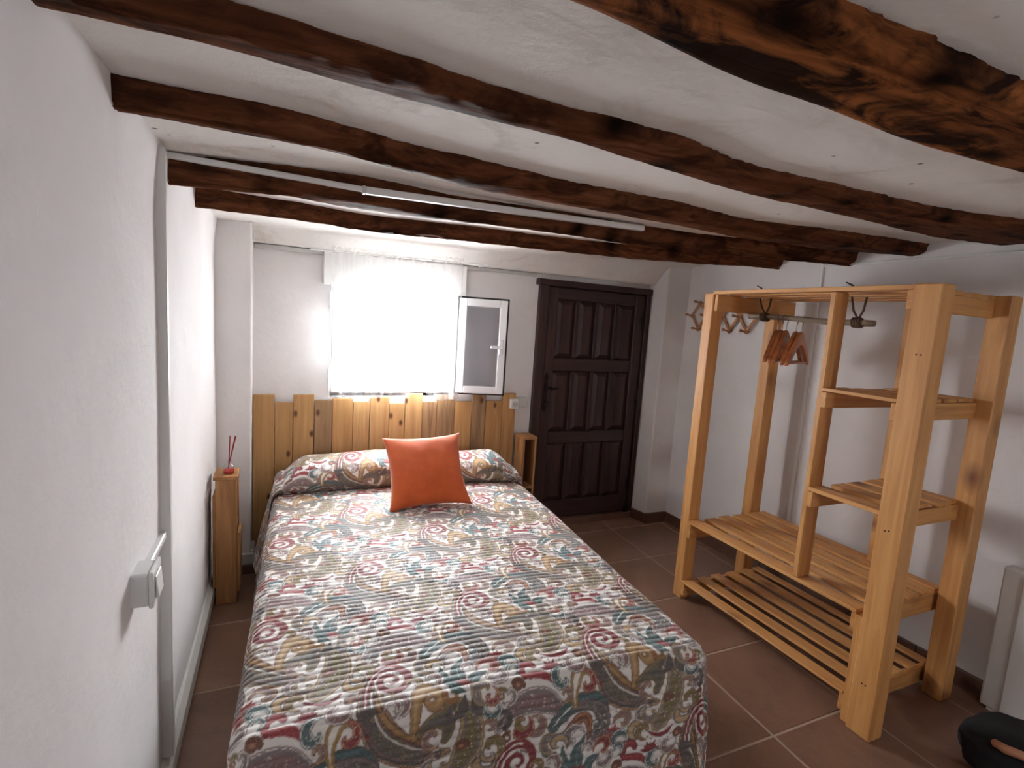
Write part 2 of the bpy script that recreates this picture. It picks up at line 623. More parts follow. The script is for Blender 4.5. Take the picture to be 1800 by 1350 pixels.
# ------------------------------------------------------------------ ceiling beams
BEAMS = {
    5: (0.066, [(342, 327), (506, 352), (661, 380), (800, 395), (1000, 420), (1100, 430), (1250, 443), (1327, 447)],
        [(346, 364), (506, 377), (661, 408), (800, 420), (1000, 443), (1100, 453), (1250, 465), (1327, 467)]),
    4: (0.080, [(282, 268), (544, 296), (700, 323), (800, 345), (1000, 372), (1100, 393), (1250, 414), (1445, 432)],
        [(291, 311), (500, 341), (600, 362), (800, 388), (1000, 410), (1130, 425), (1250, 434), (1430, 452)]),
    3: (0.052, [(185, 128), (389, 167), (583, 212), (700, 249), (800, 272), (1000, 320), (1200, 357), (1300, 383), (1450, 402), (1600, 424)],
        [(200, 190), (389, 229), (583, 264), (700, 297), (800, 325), (1000, 362), (1200, 397), (1300, 418), (1450, 438), (1600, 450)]),
    2: (0.036, [(467, 15), (600, 62), (700, 91), (800, 128), (1000, 188), (1200, 240), (1300, 288), (1500, 331), (1650, 366), (1800, 385)],
        [(156, 31), (389, 82), (583, 138), (800, 197), (1000, 245), (1100, 276), (1300, 338), (1500, 383), (1650, 418), (1800, 436)]),
    1: (0.036, [(1500, 0), (1550, 35), (1620, 70), (1700, 93), (1800, 144)],
        [(1017, 0), (1100, 39), (1175, 78), (1300, 138), (1450, 187), (1600, 249), (1800, 303)]),
}
BEAM_LABEL = {
    5: 'slim knotty brown beam nearest the window, just above the curtain',
    4: 'straight brown ceiling beam carrying the white light strip',
    3: 'dark brown ceiling beam next to the one with the light strip, ending in a rounded stub',
    2: 'long reddish brown beam between the mottled thick beam and the dark one',
    1: 'thick mottled orange and black beam nearest the camera at the upper right',
}


def plane_hits(pts, drop):
    out = []
    for p in pts:
        d = ray(*p)
        # z = 2.10 + .025 (x + .34) - drop
        t = (2.10 + 0.025 * 0.34 - drop - CAM[2]) / (d[2] - 0.025 * d[0])
        h = CAM + d * t
        out.append((h[0], h[1]))
    out.sort()
    return np.array(out)


BEAM_Y = {}
for k, (h, up, lowr) in BEAMS.items():
    U, L = plane_hits(up, 0.0), plane_hits(lowr, h)
    N = 340
    X = np.linspace(XL - 0.06, XR + 0.04, N)
    yu = np.interp(X, U[:, 0], U[:, 1])
    yl = np.interp(X, L[:, 0], L[:, 1])
    ker = np.ones(21) / 21
    yu = np.convolve(np.pad(yu, 10, mode='edge'), ker, 'valid')
    yl = np.convolve(np.pad(yl, 10, mode='edge'), ker, 'valid')
    yl = np.maximum(yl, yu + 0.07)
    BEAM_Y[k] = (X, yu, yl)
    bm = bmesh.new()
    rings = []
    for i, x in enumerate(X):
        a, b, z = yu[i], yl[i], zc(x)
        w = b - a
        edge = noise.noise((x * 14.0 + k * 3, 0.5, 0)) * 0.009 + noise.noise((x * 45.0 + k * 7, 2.5, 0)) * 0.008
        sec = [(a - 0.008 + edge, z + 0.05), (a - 0.006 + edge, z + 0.002), (a - 0.001, z - 0.25 * h), (a + 0.006, z - 0.6 * h), (a + 0.016, z - 0.88 * h), (a + 0.03, z - 1.0 * h),
               (a + 0.32 * w, z - 1.06 * h), (a + 0.55 * w, z - 1.1 * h), (b - 0.03, z - 1.10 * h), (b - 0.008, z - 1.06 * h), (b + 0.004, z - 0.96 * h), (b + 0.008, z - 0.5 * h), (b + 0.008, z + 0.05)]
        ring = []
        for q, (yy, zz) in enumerate(sec):
            nz = noise.noise((x * 3.2 + k * 9, q * 0.55, 1.0)) * 0.007 + noise.noise((x * 12.0 + k * 5, q * 0.9, 3.0)) * 0.005 + noise.noise((x * 40.0 + k * 5, q * 1.3, 8.0)) * 0.0025
            ring.append(bm.verts.new((x, yy + (nz if q > 1 else 0), zz + nz * 0.8)))
        rings.append(ring)
    for A, B in zip(rings, rings[1:]):
        for q in range(len(A) - 1):
            bm.faces.new((A[q], A[q + 1], B[q + 1], B[q]))
        bm.faces.new((A[-1], A[0], B[0], B[-1]))
    bm.faces.new(rings[0][::-1]); bm.faces.new(rings[-1])
    o = obj('wooden_beam', bm, BEAM_OLD if k == 1 else BEAM, smooth=True)
    tag(o, BEAM_LABEL[k], 'beam', 'exposed ceiling beams')

# ------------------------------------------------------------------ window, sash, shutter box
win = empty('window_1', (0.715, YB, WZ0), 'white two leaf window with one leaf swung open', 'window', kind='structure')
fy0, fy1 = 3.572, 3.625


def ring_frame(name, x0, x1, z0, z1, y0, y1, w, mat, parent, local=False, bev=0.004):
    bm = bmesh.new()
    box(x0, x0 + w, y0, y1, z0, z1, bev, bm)
    box(x1 - w, x1, y0, y1, z0, z1, bev, bm)
    box(x0 + w - 0.001, x1 - w + 0.001, y0, y1, z1 - w, z1, bev, bm)
    box(x0 + w - 0.001, x1 - w + 0.001, y0, y1, z0, z0 + w, bev, bm)
    return obj(name, bm, mat, parent, local=local)


ring_frame('frame', WX0 + 0.002, WX1 - 0.002, WZ0 + 0.002, WZ1 - 0.002, 3.585, 3.65, 0.04, ALU, win)
leaf = ring_frame('closed_leaf', 0.306, 0.715, 1.10, 1.795, 3.566, 3.615, 0.062, ALU, win)
obj('pane', box(0.366, 0.655, 3.588, 3.596, 1.16, 1.735), PANE, leaf)
for z in (1.20, 1.70):
    hb = bmesh.new()
    tube([(0.292, 3.558, z - 0.055), (0.292, 3.558, z - 0.002)], 0.011, 10, hb)
    tube([(0.292, 3.558, z + 0.002), (0.292, 3.558, z + 0.055)], 0.011, 10, hb)
    obj('hinge', hb, ALU, win, smooth=False)
# the open leaf: swung right round, its outer face to the room
sash = empty('open_leaf', (0, 0, 0))
sash.parent = win
sash.location = Vector((1.135, 3.545, WZ0)) - world_loc(win)
sash.rotation_euler = (0, 0, math.radians(-14))
SW = 0.375
ring_frame('sash_frame', 0.02, SW - 0.014, 0.014, 0.688, -0.028, 0.02, 0.052, ALU, sash, local=True)
ring_frame('gasket', 0.008, SW, 0.002, 0.70, -0.008, 0.014, 0.02, GASKET, sash, local=True, bev=0.003)
ring_frame('sash_flange', 0.010, SW - 0.006, 0.006, 0.694, 0.012, 0.03, 0.03, ALU, sash, local=True)
obj('pane', box(0.07, SW - 0.064, -0.006, 0.002, 0.064, 0.638), SASH_PANE, sash, local=True)
hd = bmesh.new()
box(SW - 0.062, SW - 0.034, -0.042, -0.028, 0.30, 0.41, 0.004, hd)
box(SW - 0.125, SW - 0.036, -0.064, -0.044, 0.345, 0.366, 0.005, hd)
box(SW - 0.056, SW - 0.040, -0.05, -0.04, 0.345, 0.366, 0.002, hd)
obj('handle', hd, ALU, sash, local=True)
sh = obj('shutter_box', box(0.245, 1.20, 3.545, 3.60, 1.800, 2.004, 0.006, seg=2), PVC, win)
obj('sill', box(WX0 + 0.002, WX1 - 0.002, 3.60, 3.80, WZ0 - 0.02, WZ0 + 0.012), PAINT, win)

# curtain on its thin rod
cr = empty('curtain_rod', (0.72, 3.455, 2.0), 'thin white curtain rod tucked under the ceiling above the window', 'curtain rod')
obj('pole', tube([(0.16, 3.462, 2.000), (1.32, 3.462, 2.018)], 0.007, 10), PVC, cr)
for x in (0.19, 1.295):
    b_ = bmesh.new()
    tube([(x, 3.462, 2.008), (x, 3.50, 2.012), (x, 3.575, 2.012)], 0.006, 8, b_)
    obj('bracket', b_, PVC, cr)
bm = bmesh.new()
NU, NV = 220, 60
g = []
for j in range(NV + 1):
    v = j / NV
    row = []
    for i in range(NU + 1):
        u = i / NU
        xt = 0.288 + 0.85 * u
        flare = 0.008 * (u - 0.5) * v + 0.02 * v * u
        fold = math.sin(2 * math.pi * (9.5 * u + 0.35 * math.sin(5 * u)) + 0.4 * v) * (0.008 + 0.016 * v)
        fold += math.sin(2 * math.pi * 23 * u + 1.3) * 0.004 * (1 - 0.5 * v)
        # hem: hangs level at the left, lifted in two peaks over the open half
        hem = 1.078 + 0.006 * math.sin(19 * u)
        hem += 0.10 * math.exp(-((u - 0.66) / 0.055) ** 2) + 0.02 * math.exp(-((u - 0.42) / 0.04) ** 2) - 0.012 * math.exp(-((u - 0.84) / 0.06) ** 2)
        top = 2.028 + 0.016 * u + 0.004 * math.sin(2 * math.pi * 26 * u)
        z = top + (hem - top) * v
        row.append(bm.verts.new((xt + flare, 3.462 + fold * min(1, 0.35 + v * 1.4) - 0.004, z)))
    g.append(row)
for j in range(NV):
    for i in range(NU):
        bm.faces.new((g[j][i], g[j][i + 1], g[j + 1][i + 1], g[j + 1][i]))
cu = obj('sheer_curtain', bm, SHEER, smooth=True)
tag(cu, 'sheer white curtain hanging in folds in front of the window', 'curtain')

# ------------------------------------------------------------------ the dark panelled door
door = empty('door_1', (2.31, YB, 0), 'dark stained wooden door with twelve raised panels', 'door', kind='structure')
obj('door_frame', box(1.795, 1.872, 3.560, 3.66, 0.0, 1.935, 0.004), DOORW, door)
obj('door_frame', box(2.795, 2.838, 3.560, 3.66, 0.0, 1.935, 0.004), DOORW, door)
obj('lintel', box(1.772, 2.84, 3.548, 3.66, 1.930, 1.978, 0.005), DOORX, door)
lf = obj('door_leaf', box(1.874, 2.793, 3.604, 3.635, 0.055, 1.928), DOORW, door)
# stiles and rails
obj('stile', box(1.876, 1.962, 3.578, 3.606, 0.06, 1.925, 0.006), DOORW, lf)
obj('stile', box(2.700, 2.790, 3.578, 3.606, 0.06, 1.925, 0.006), DOORW, lf)
for z0, z1 in ((1.835, 1.925), (1.275, 1.378), (0.685, 0.785), (0.06, 0.205)):
    obj('rail', box(1.962, 2.700, 3.580, 3.606, z0, z1, 0.006), DOORX, lf)
cols = [1.962 + (2.700 - 1.962) * k / 4 for k in range(5)]
for z0, z1 in ((1.378, 1.835), (0.785, 1.275), (0.205, 0.685)):
    for k in range(3):
        obj('muntin', box(cols[k + 1] - 0.016, cols[k + 1] + 0.016, 3.586, 3.606, z0, z1, 0.004), DOORW, lf)
    for k in range(4):
        a, b = cols[k] + (0.016 if k else 0.0), cols[k + 1] - (0.016 if k < 3 else 0.0)
        bm = bmesh.new()
        m = 0.038
        A = [bm.verts.new(p) for p in ((a, 3.605, z0), (b, 3.605, z0), (b, 3.605, z1), (a, 3.605, z1))]
        B = [bm.verts.new(p) for p in ((a + m, 3.584, z0 + m), (b - m, 3.584, z0 + m), (b - m, 3.584, z1 - m), (a + m, 3.584, z1 - m))]
        for q in range(4): bm.faces.new((A[q], A[(q + 1) % 4], B[(q + 1) % 4], B[q]))
        bm.faces.new(B)
        obj('panel', bm, DOORW, lf)
# escutcheon and lever
hb = bmesh.new()
prof = [(0.0, -0.158), (0.012, -0.14), (0.022, -0.115), (0.012, -0.095), (0.016, -0.07), (0.014, 0.0), (0.016, 0.07), (0.012, 0.095), (0.022, 0.115), (0.012, 0.14), (0.0, 0.158)]
poly = [(1.905 + r, 1.105 + z) for r, z in prof] + [(1.905 - r, 1.105 + z) for r, z in prof[::-1][1:-1]]
prism_xz(poly, 3.572, 3.579, hb)
hd = obj('handle', hb, IRON, lf)
lv = bmesh.new()
tube([(1.905, 3.578, 1.145), (1.905, 3.535, 1.145)], 0.009, 10, lv)
tube([(1.885, 3.533, 1.147), (1.905, 3.530, 1.145), (1.95, 3.528, 1.140), (1.992, 3.530, 1.143)], [0.006, 0.009, 0.008, 0.006], 10, lv)
obj('lever', lv, IRON, door, smooth=True)
kh = bmesh.new()
tube([(1.905, 3.574, 1.03), (1.905, 3.55, 1.03)], 0.006, 8, kh)
box(1.892, 1.925, 3.545, 3.551, 1.022, 1.038, 0.002, kh)
obj('key', kh, IRON, door)
for z in (0.30, 1.085, 1.70):
    obj('hinge', box(2.772, 2.815, 3.566, 3.582, z - 0.05, z + 0.05, 0.004), IRON, door)
obj('threshold', box(1.80, 2.83, 3.545, 3.70, -0.003, 0.052, 0.004), SKIRT, door)
obj('foot_bolt', box(2.765, 2.795, 3.556, 3.60, 0.004, 0.10, 0.004), IRON, door)

# ------------------------------------------------------------------ headboard of pallet planks
hb_root = empty('headboard', (0.74, 3.57, 0), 'headboard of uneven vertical pallet planks fixed against the end wall', 'headboard')
pxs = [-0.152, -0.027, 0.08, 0.207, 0.318, 0.451, 0.56, 0.691, 0.799, 0.923, 1.028, 1.163, 1.295, 1.403, 1.538, 1.647]
ptop = [1.086, 1.037, 1.086, 1.051, 1.061, 1.038, 1.07, 1.027, 1.094, 1.036, 1.085, 1.039, 1.095, 1.041, 1.099]
tone = [0, 0, 0, 2, 0, 1, 1, 1, 1, 2, 2, 0, 2, 0, 0]
for k in range(15):
    dy = random.uniform(-0.003, 0.003)
    bm = box(pxs[k] + 0.0015, pxs[k + 1] - 0.0015, 3.553 + dy, 3.577, 0.02, ptop[k], 0.002)
    lean = random.uniform(-0.004, 0.004)
    for v in bm.verts:
        if v.co.z > 0.5: v.co.x += lean * 0.3
    obj('plank', bm, PALLET[tone[k]], hb_root)

# ------------------------------------------------------------------ paisley print: drawn once as a repeat, in fabric metres
TW, TH, RES = 0.72, 0.70, 0.0012
nx, ny = int(round(TW / RES)), int(round(TH / RES))
WHITE = lin((232, 227, 222))
print_img = np.ones((ny, nx, 3), dtype=np.float32) * np.array(WHITE, dtype=np.float32)
gx = (np.arange(nx) + 0.5) * RES
gy = (np.arange(ny) + 0.5) * RES


def dab(x, y, r, col):
    """a filled disc on the repeat, wrapping round its edges"""
    i0, i1 = int((x - r) / RES) - 1, int((x + r) / RES) + 2
    j0, j1 = int((y - r) / RES) - 1, int((y + r) / RES) + 2
    ii = np.arange(i0, i1); jj = np.arange(j0, j1)
    X = (ii + 0.5) * RES - x
    Y = (jj + 0.5) * RES - y
    m = (X[None, :] ** 2 + Y[:, None] ** 2) < r * r
    J, I = np.nonzero(m)
    print_img[jj[J] % ny, ii[I] % nx] = col


def both(f):
    for ox, oy in ((0.16, 0.38), (0.16 + TW / 2, 0.38 + TH / 2)):
        f(ox, oy)


def stroke(pts, radii, col):
    """a brush stroke of varying width, given as points about the motif's origin"""
    c = np.array(lin(col), dtype=np.float32)
    P = np.array(pts, float)
    R = np.array(radii, float) if not isinstance(radii, (int, float)) else np.full(len(P), float(radii))
    def f(ox, oy):
        for a, b, ra, rb in zip(P, P[1:], R, R[1:]):
            d = np.hypot(*(b - a))
            n = max(2, int(d / max(0.0008, 0.3 * min(ra, rb) + 0.0006)))
            for t in np.linspace(0, 1, n):
                q = a + (b - a) * t
                dab(q[0] + ox, q[1] + oy, ra + (rb - ra) * t, c)
    both(f)


def spiral(cx, cy, r0, r1, a0, a1, n=40, sy=1.0):
    out = []
    for k in range(n + 1):
        t = k / n
        a = math.radians(a0 + (a1 - a0) * t)
        r = r0 + (r1 - r0) * t
        out.append((cx + r * math.cos(a), cy + sy * r * math.sin(a)))
    return out


def bez(p0, p1, p2, p3, n=24):
    out = []
    for k in range(n + 1):
        t = k / n
        s = 1 - t
        out.append(tuple(s ** 3 * a + 3 * s * s * t * b + 3 * s * t * t * c + t ** 3 * d for a, b, c, d in zip(p0, p1, p2, p3)))
    return out


def taper(n, *ks):
    """radii interpolated through the given values"""
    return list(np.interp(np.linspace(0, 1, n), np.linspace(0, 1, len(ks)), ks))


RED, CRIM = (132, 34, 44), (150, 44, 50)
GREEN, GREY, DKGREY = (98, 92, 84), (124, 112, 112), (84, 76, 74)
GOLD, OLIVE, BROWN, TEAL, CREAM, MAUVE, TAN = (166, 128, 76), (122, 108, 66), (112, 68, 50), (72, 98, 100), (236, 230, 222), (134, 104, 104), (186, 154, 110)


def paisley(path, radii, layers, vein=None):
    """nested outlines: each layer is (shrink, colour)"""
    for sh_, c in layers:
        stroke(path, [max(0.0011, r - sh_) for r in radii], c)
    if vein:
        stroke(path, 0.0016, vein)


def speckle(path, radii, col, n, seed, r=0.0017):
    rr = random.Random(seed)
    for _ in range(n):
        k = rr.randrange(len(path))
        a, d = rr.uniform(0, 6.283), rr.uniform(0, 0.75) * radii[k]
        stroke([(path[k][0] + d * math.cos(a), path[k][1] + d * math.sin(a))] * 2, r, col)


def beads(path, off, col, step=3, r=0.0034):
    for k in range(1, len(path) - 1, step):
        dx, dy = path[k + 1][0] - path[k - 1][0], path[k + 1][1] - path[k - 1][1]
        l_ = math.hypot(dx, dy) or 1
        stroke([(path[k][0] - dy / l_ * off, path[k][1] + dx / l_ * off)] * 2, r, col)


def flower(cx, cy, r, col, ang=90, petals=7, spread=150):
    for k in range(petals):
        a = math.radians(ang - spread / 2 + spread * k / (petals - 1))
        l_ = r * (1.0 if k % 2 == 0 else 0.8)
        p = [(cx + 0.2 * l_ * math.cos(a), cy + 0.2 * l_ * math.sin(a)), (cx + 0.65 * l_ * math.cos(a), cy + 0.65 * l_ * math.sin(a)), (cx + l_ * math.cos(a), cy + l_ * math.sin(a))]
        stroke(p, [0.005, 0.0065, 0.0015], col)


def leaf_shape(x0, y0, x1, y1, w, col, vein=None, bend=0.25):
    mx, my = (x0 + x1) / 2 - (y1 - y0) * bend, (y0 + y1) / 2 + (x1 - x0) * bend
    p = bez((x0, y0), (mx, my), (mx, my), (x1, y1), 16)
    stroke(p, taper(17, 0.003, w, w * 0.8, 0.0015), col)
    if vein: stroke(p[2:-3], 0.0012, vein)


# grey green grounds first: big soft comma bodies
body = bez((-0.06, 0.03), (-0.10, -0.16), (0.02, -0.24), (0.15, -0.25), 30)
rad = taper(31, 0.016, 0.040, 0.050, 0.038, 0.010)
paisley(body, rad, [(0, BROWN), (0.004, TAN), (0.007, DKGREY), (0.018, GREEN)])
stroke(body[3:-3], taper(25, 0.010, 0.030, 0.034, 0.022, 0.004), MAUVE)
stroke(body[4:-4], taper(23, 0.008, 0.026, 0.030, 0.018, 0.003), GREEN)
stroke(bez((-0.055, -0.02), (-0.085, -0.14), (0.01, -0.20), (0.12, -0.235), 30), 0.0022, CREAM)
stroke(bez((-0.045, -0.04), (-0.06, -0.12), (0.02, -0.17), (0.10, -0.215), 30), taper(31, 0.006, 0.012, 0.012, 0.004), BROWN)
stroke(bez((-0.045, -0.05), (-0.055, -0.12), (0.02, -0.165), (0.09, -0.21), 30), taper(31, 0.002, 0.006, 0.006, 0.002), GOLD)
speckle(body, rad, TAN, 110, 3)
beads(body, -0.054, RED, 3)
# olive upright paisley left of the swirl
ol = bez((-0.20, 0.02), (-0.13, 0.08), (-0.12, 0.20), (-0.185, 0.235), 28)
orad = taper(29, 0.030, 0.046, 0.034, 0.016)
paisley(ol, orad, [(0, OLIVE), (0.004, TAN), (0.010, GREY), (0.020, OLIVE)])
speckle(ol, orad, CREAM, 40, 5)
stroke(spiral(-0.20, 0.215, 0.030, 0.006, 60, 420), taper(41, 0.010, 0.004), OLIVE)
stroke(bez((-0.235, -0.005), (-0.20, -0.03), (-0.16, -0.03), (-0.14, 0.0)), taper(25, 0.004, 0.010, 0.004), RED)
beads(bez((-0.24, -0.01), (-0.20, -0.045), (-0.15, -0.045), (-0.13, -0.005)), -0.008, RED, 3, 0.003)
# mauve paisley above
mv = bez((-0.06, 0.13), (0.0, 0.22), (0.10, 0.22), (0.16, 0.12), 28)
mrad = taper(29, 0.014, 0.036, 0.040, 0.012)
paisley(mv, mrad, [(0, MAUVE), (0.004, CREAM), (0.006, GREY), (0.018, MAUVE)])
speckle(mv, mrad, CREAM, 46, 9)
stroke(spiral(-0.055, 0.16, 0.034, 0.006, -60, 330), taper(41, 0.011, 0.004), DKGREY)
# teal scroll with cream outline at the right
ts = bez((0.12, 0.10), (0.20, 0.20), (0.30, 0.17), (0.295, 0.08), 28) + spiral(0.27, 0.075, 0.025, 0.006, 10, -330, 26)
trad = taper(len(ts), 0.020, 0.034, 0.026, 0.012, 0.004)
paisley(ts, trad, [(0, GREEN), (0.006, TEAL)])
stroke(ts, taper(len(ts), 0.002, 0.003, 0.003, 0.0035, 0.003), CREAM)
br = bez((0.15, 0.06), (0.22, 0.14), (0.26, 0.12), (0.24, 0.03), 20)
paisley(br, taper(21, 0.008, 0.018, 0.016, 0.006), [(0, BROWN), (0.005, (170, 112, 72)), (0.011, BROWN)])
# the red swirl
sw = bez((-0.075, -0.15), (-0.085, -0.02), (-0.06, 0.065), (0.0, 0.072), 26) + spiral(0.004, 0.012, 0.060, 0.006, 92, -470, 60)
srad = taper(len(sw), 0.006, 0.016, 0.018, 0.015, 0.012, 0.009, 0.006)
stroke(spiral(0.002, 0.01, 0.05, 0.001, 0, 360, 30), taper(31, 0.014, 0.03), CREAM)
for k in range(26):
    a = k * 2.4
    rr_ = 0.008 + 0.036 * ((k * 0.618) % 1.0)
    stroke([(0.004 + rr_ * math.cos(a), 0.012 + rr_ * math.sin(a))] * 2, 0.0042, GREY)
paisley(sw, [r * 0.8 for r in srad], [(0, RED)])
stroke(sw[2:30], 0.0018, CREAM)
beads(bez((-0.08, -0.15), (-0.09, -0.02), (-0.06, 0.07), (0.0, 0.078), 30), 0.019, RED, 2, 0.0036)
# gold curl and its hook
gc = bez((0.05, -0.18), (0.05, -0.05), (0.10, -0.02), (0.125, -0.075), 24) + spiral(0.105, -0.09, 0.026, 0.008, 20, -270, 22)
grad = taper(len(gc), 0.012, 0.024, 0.020, 0.012, 0.005)
paisley(gc, grad, [(0, BROWN), (0.003, GOLD), (0.012, TAN)])
stroke(spiral(0.165, -0.09, 0.022, 0.008, -200, 90, 24), taper(25, 0.010, 0.004), (150, 104, 60))
gb = bez((0.07, -0.17), (0.12, -0.12), (0.17, -0.15), (0.14, -0.21), 16)
paisley(gb, taper(17, 0.016, 0.028, 0.014), [(0, BROWN), (0.003, OLIVE), (0.010, GREEN)])
# teal leaves
for a in ((0.205, -0.07, 0.155, 0.035, 0.020), (0.215, -0.07, 0.235, 0.055, 0.024), (0.225, -0.08, 0.29, -0.03, 0.020), (0.205, -0.09, 0.165, -0.04, 0.014)):
    leaf_shape(*a, TEAL, (150, 168, 160))
leaf_shape(0.20, -0.10, 0.155, -0.155, 0.016, DKGREY, None)
leaf_shape(0.225, -0.10, 0.265, -0.16, 0.018, DKGREY, None, -0.25)
stroke(spiral(0.165, -0.14, 0.020, 0.006, 90, 420, 20), taper(21, 0.008, 0.003), DKGREY)
# brown rosettes
for x, y in ((0.19, -0.245), (0.005, 0.245), (-0.115, -0.035)):
    stroke(spiral(x, y, 0.017, 0.004, 0, 430, 24), taper(25, 0.010, 0.004), BROWN)
    stroke([(x, y)] * 2, 0.006, (176, 120, 84))
# grey scroll and olive gold comma lower left
gs = bez((-0.16, -0.20), (-0.09, -0.19), (-0.03, -0.26), (-0.06, -0.31), 22) + spiral(-0.085, -0.30, 0.026, 0.006, -20, -320, 22)
gr_ = taper(len(gs), 0.012, 0.024, 0.018, 0.010, 0.004)
paisley(gs, gr_, [(0, DKGREY), (0.004, GREY), (0.012, GREEN)])
speckle(gs, gr_, CREAM, 24, 13)
og = bez((-0.165, -0.20), (-0.19, -0.10), (-0.12, -0.07), (-0.10, -0.13), 22)
paisley(og, taper(23, 0.010, 0.020, 0.014, 0.006), [(0, OLIVE), (0.003, GOLD), (0.011, CREAM)])
for k in range(6):
    a = math.radians(20 + 28 * k)
    leaf_shape(-0.075, -0.11, -0.075 + 0.042 * math.cos(a), -0.11 + 0.042 * math.sin(a), 0.007, DKGREY)
# red lobes and flowers
rl = bez((0.035, 0.265), (0.015, 0.31), (0.06, 0.335), (0.075, 0.30), 18)
paisley(rl, taper(19, 0.010, 0.017, 0.012), [(0, RED), (0.007, CRIM)])
stroke(bez((0.05, 0.265), (0.09, 0.27), (0.11, 0.255), (0.13, 0.225), 14), taper(15, 0.012, 0.014, 0.004), CRIM)
flower(0.135, 0.275, 0.040, RED)
flower(-0.02, -0.335, 0.038, CRIM, 100)
flower(-0.155, 0.285, 0.030, (148, 60, 56), 60, 5, 120)
for k, (x, y) in enumerate(((0.29, 0.22), (0.31, -0.12), (-0.03, 0.10), (0.105, 0.02), (0.33, 0.02))):
    stroke(spiral(x, y, 0.016, 0.004, 40 * k, 40 * k + 400, 20), taper(21, 0.007, 0.003), (DKGREY, OLIVE, BROWN, TEAL, MAUVE)[k])

# small commas fill the gaps that are still white
frng = random.Random(21)
FILL = [(MAUVE, CREAM, GREY), (BROWN, TAN, MAUVE), (DKGREY, GREY, TAN), (OLIVE, TAN, GREY), (TEAL, CREAM, TEAL), (CRIM, TAN, RED), (GREY, CREAM, MAUVE), (BROWN, GOLD, OLIVE)]
WV = np.array(WHITE, dtype=np.float32)
for it in range(34):
    m = np.abs(print_img - WV).max(2) < 1e-4
    m = m[::4, ::4]
    # coarse distance to the nearest print, by repeated erosion
    dist = m.astype(int)
    e = m.copy()
    for _ in range(14):
        e = e & np.roll(e, 1, 0) & np.roll(e, -1, 0) & np.roll(e, 1, 1) & np.roll(e, -1, 1)
        if not e.any(): break
        dist += e
    mx = dist.max()
    if mx < 4: break
    J, I = np.nonzero(dist >= mx - 0.5)
    kk = frng.randrange(len(J))
    gx_, gy_ = I[kk] * 4 * RES - 0.16, J[kk] * 4 * RES - 0.38
    r = max(0.007, min(0.026, mx * 4 * RES * 0.95))
    a0 = frng.uniform(0, 360)
    c1, c2, c3 = FILL[it % len(FILL)]
    p = spiral(gx_, gy_, r * 1.5, r * 0.25, a0, a0 + frng.choice((-1, 1)) * 300, 26)
    rr2 = taper(27, 0.003, r * 0.55, r * 0.62, r * 0.4, 0.003)
    paisley(p, rr2, [(0, c1), (0.003, c2), (0.0055, c3)])
    speckle(p, rr2, CREAM, 8, it, 0.0013)


# ------------------------------------------------------------------ the bed under its quilted spread
bed = empty('bed', (0.70, 2.4, 0), 'double bed under a quilted white spread printed with paisley', 'bed')
BZ, LEN = 0.555, 2.47
FOOT = np.array([0.642, 1.32])
AX_V = np.array([0.055, 1.0]); AX_V /= np.linalg.norm(AX_V)
AX_U = np.array([AX_V[1], -AX_V[0]])
STEP = 0.0035
DROP_S, DROP_F = 0.52, 0.53
s_ = np.arange(-0.745 - DROP_S, 0.745 + DROP_S + 1e-6, STEP)
t_ = np.arange(-DROP_F, LEN + 1e-6, STEP)
S, T = np.meshgrid(s_, t_)
half = 0.697 + 0.028 * np.clip(T / 2.2, 0, 1)
RADC = 0.09
os_ = np.maximum(np.abs(S) - (half - 0.0), 0) * np.sign(S)
ot_ = np.minimum(T, 0)
d = np.hypot(os_, ot_)
dmax = 0.515
corner = (np.abs(os_) > 0) & (ot_ < 0)
scale = np.where(corner & (d > dmax), dmax / np.maximum(d, 1e-6), 1.0)
os2, ot2, dd = os_ * scale, ot_ * scale, d * scale
dirx = np.where(dd > 1e-6, os2 / np.maximum(dd, 1e-6), 0)
diry = np.where(dd > 1e-6, ot2 / np.maximum(dd, 1e-6), 0)
R = 0.055
th = np.minimum(dd / R, math.pi / 2)
extra = np.maximum(dd - R * math.pi / 2, 0)
flare = 0.05
ang_c = np.arctan2(np.abs(os2), -ot2 + 1e-9)
along = np.where(np.abs(os_) > 0, T, S)
folds = np.where(corner, 0.022 * np.sin(7 * ang_c), 0.012 * np.sin(along * 9.0 + np.where(os_ > 0, 1.0, 0.0)) + 0.007 * np.sin(along * 23.0 + 2.0))
head_flare = np.where(os_ < 0, 0.15, 0.04) * np.clip((T - 1.45) / 0.35, 0, 1)
hor = R * np.sin(th) + extra * (flare + head_flare) + folds * np.clip(extra / 0.25, 0, 1)
dz = -(R - R * np.cos(th)) - extra
cs = np.clip(S, -half, half)
ct = np.maximum(T, 0)
# soft crown and the pillow roll at the head
Z = BZ + 0.012 * np.cos(np.clip(cs / half, -1, 1) * math.pi / 2) + 0.006 * np.sin(3.1 * cs + 2.0 * ct) * np.cos(2.3 * ct)
endf = np.clip((half + 0.02 - np.abs(cs)) / 0.17, 0, 1)
endf = 0.30 + 0.70 * np.sin(endf * math.pi / 2)
sag = 0.94 + 0.06 * np.cos(cs * 6.0 + 0.6)
PT0, PVC_, PA, PB = 1.872, 1.985, 0.185, 0.118
phi = np.radians(-52.0) + np.clip((ct - PT0) / (LEN - PT0), 0, 1) * np.radians(52.0 + 190.0)
onp = ct > PT0
pv = PVC_ - PA * np.cos(phi)
pz = BZ + (0.086 + PB * np.sin(phi)) * endf * sag
Z = np.where(onp, pz, Z - 0.016 * np.exp(-((ct - PT0) / 0.04) ** 2))
ctv = np.where(onp, pv, np.minimum(ct, PVC_ - PA * math.cos(math.radians(-52))))
Z = np.where(onp & (phi > math.pi), Z - 0.25 * (phi - math.pi), Z)
U = cs + dirx * hor
V = ctv + diry * hor
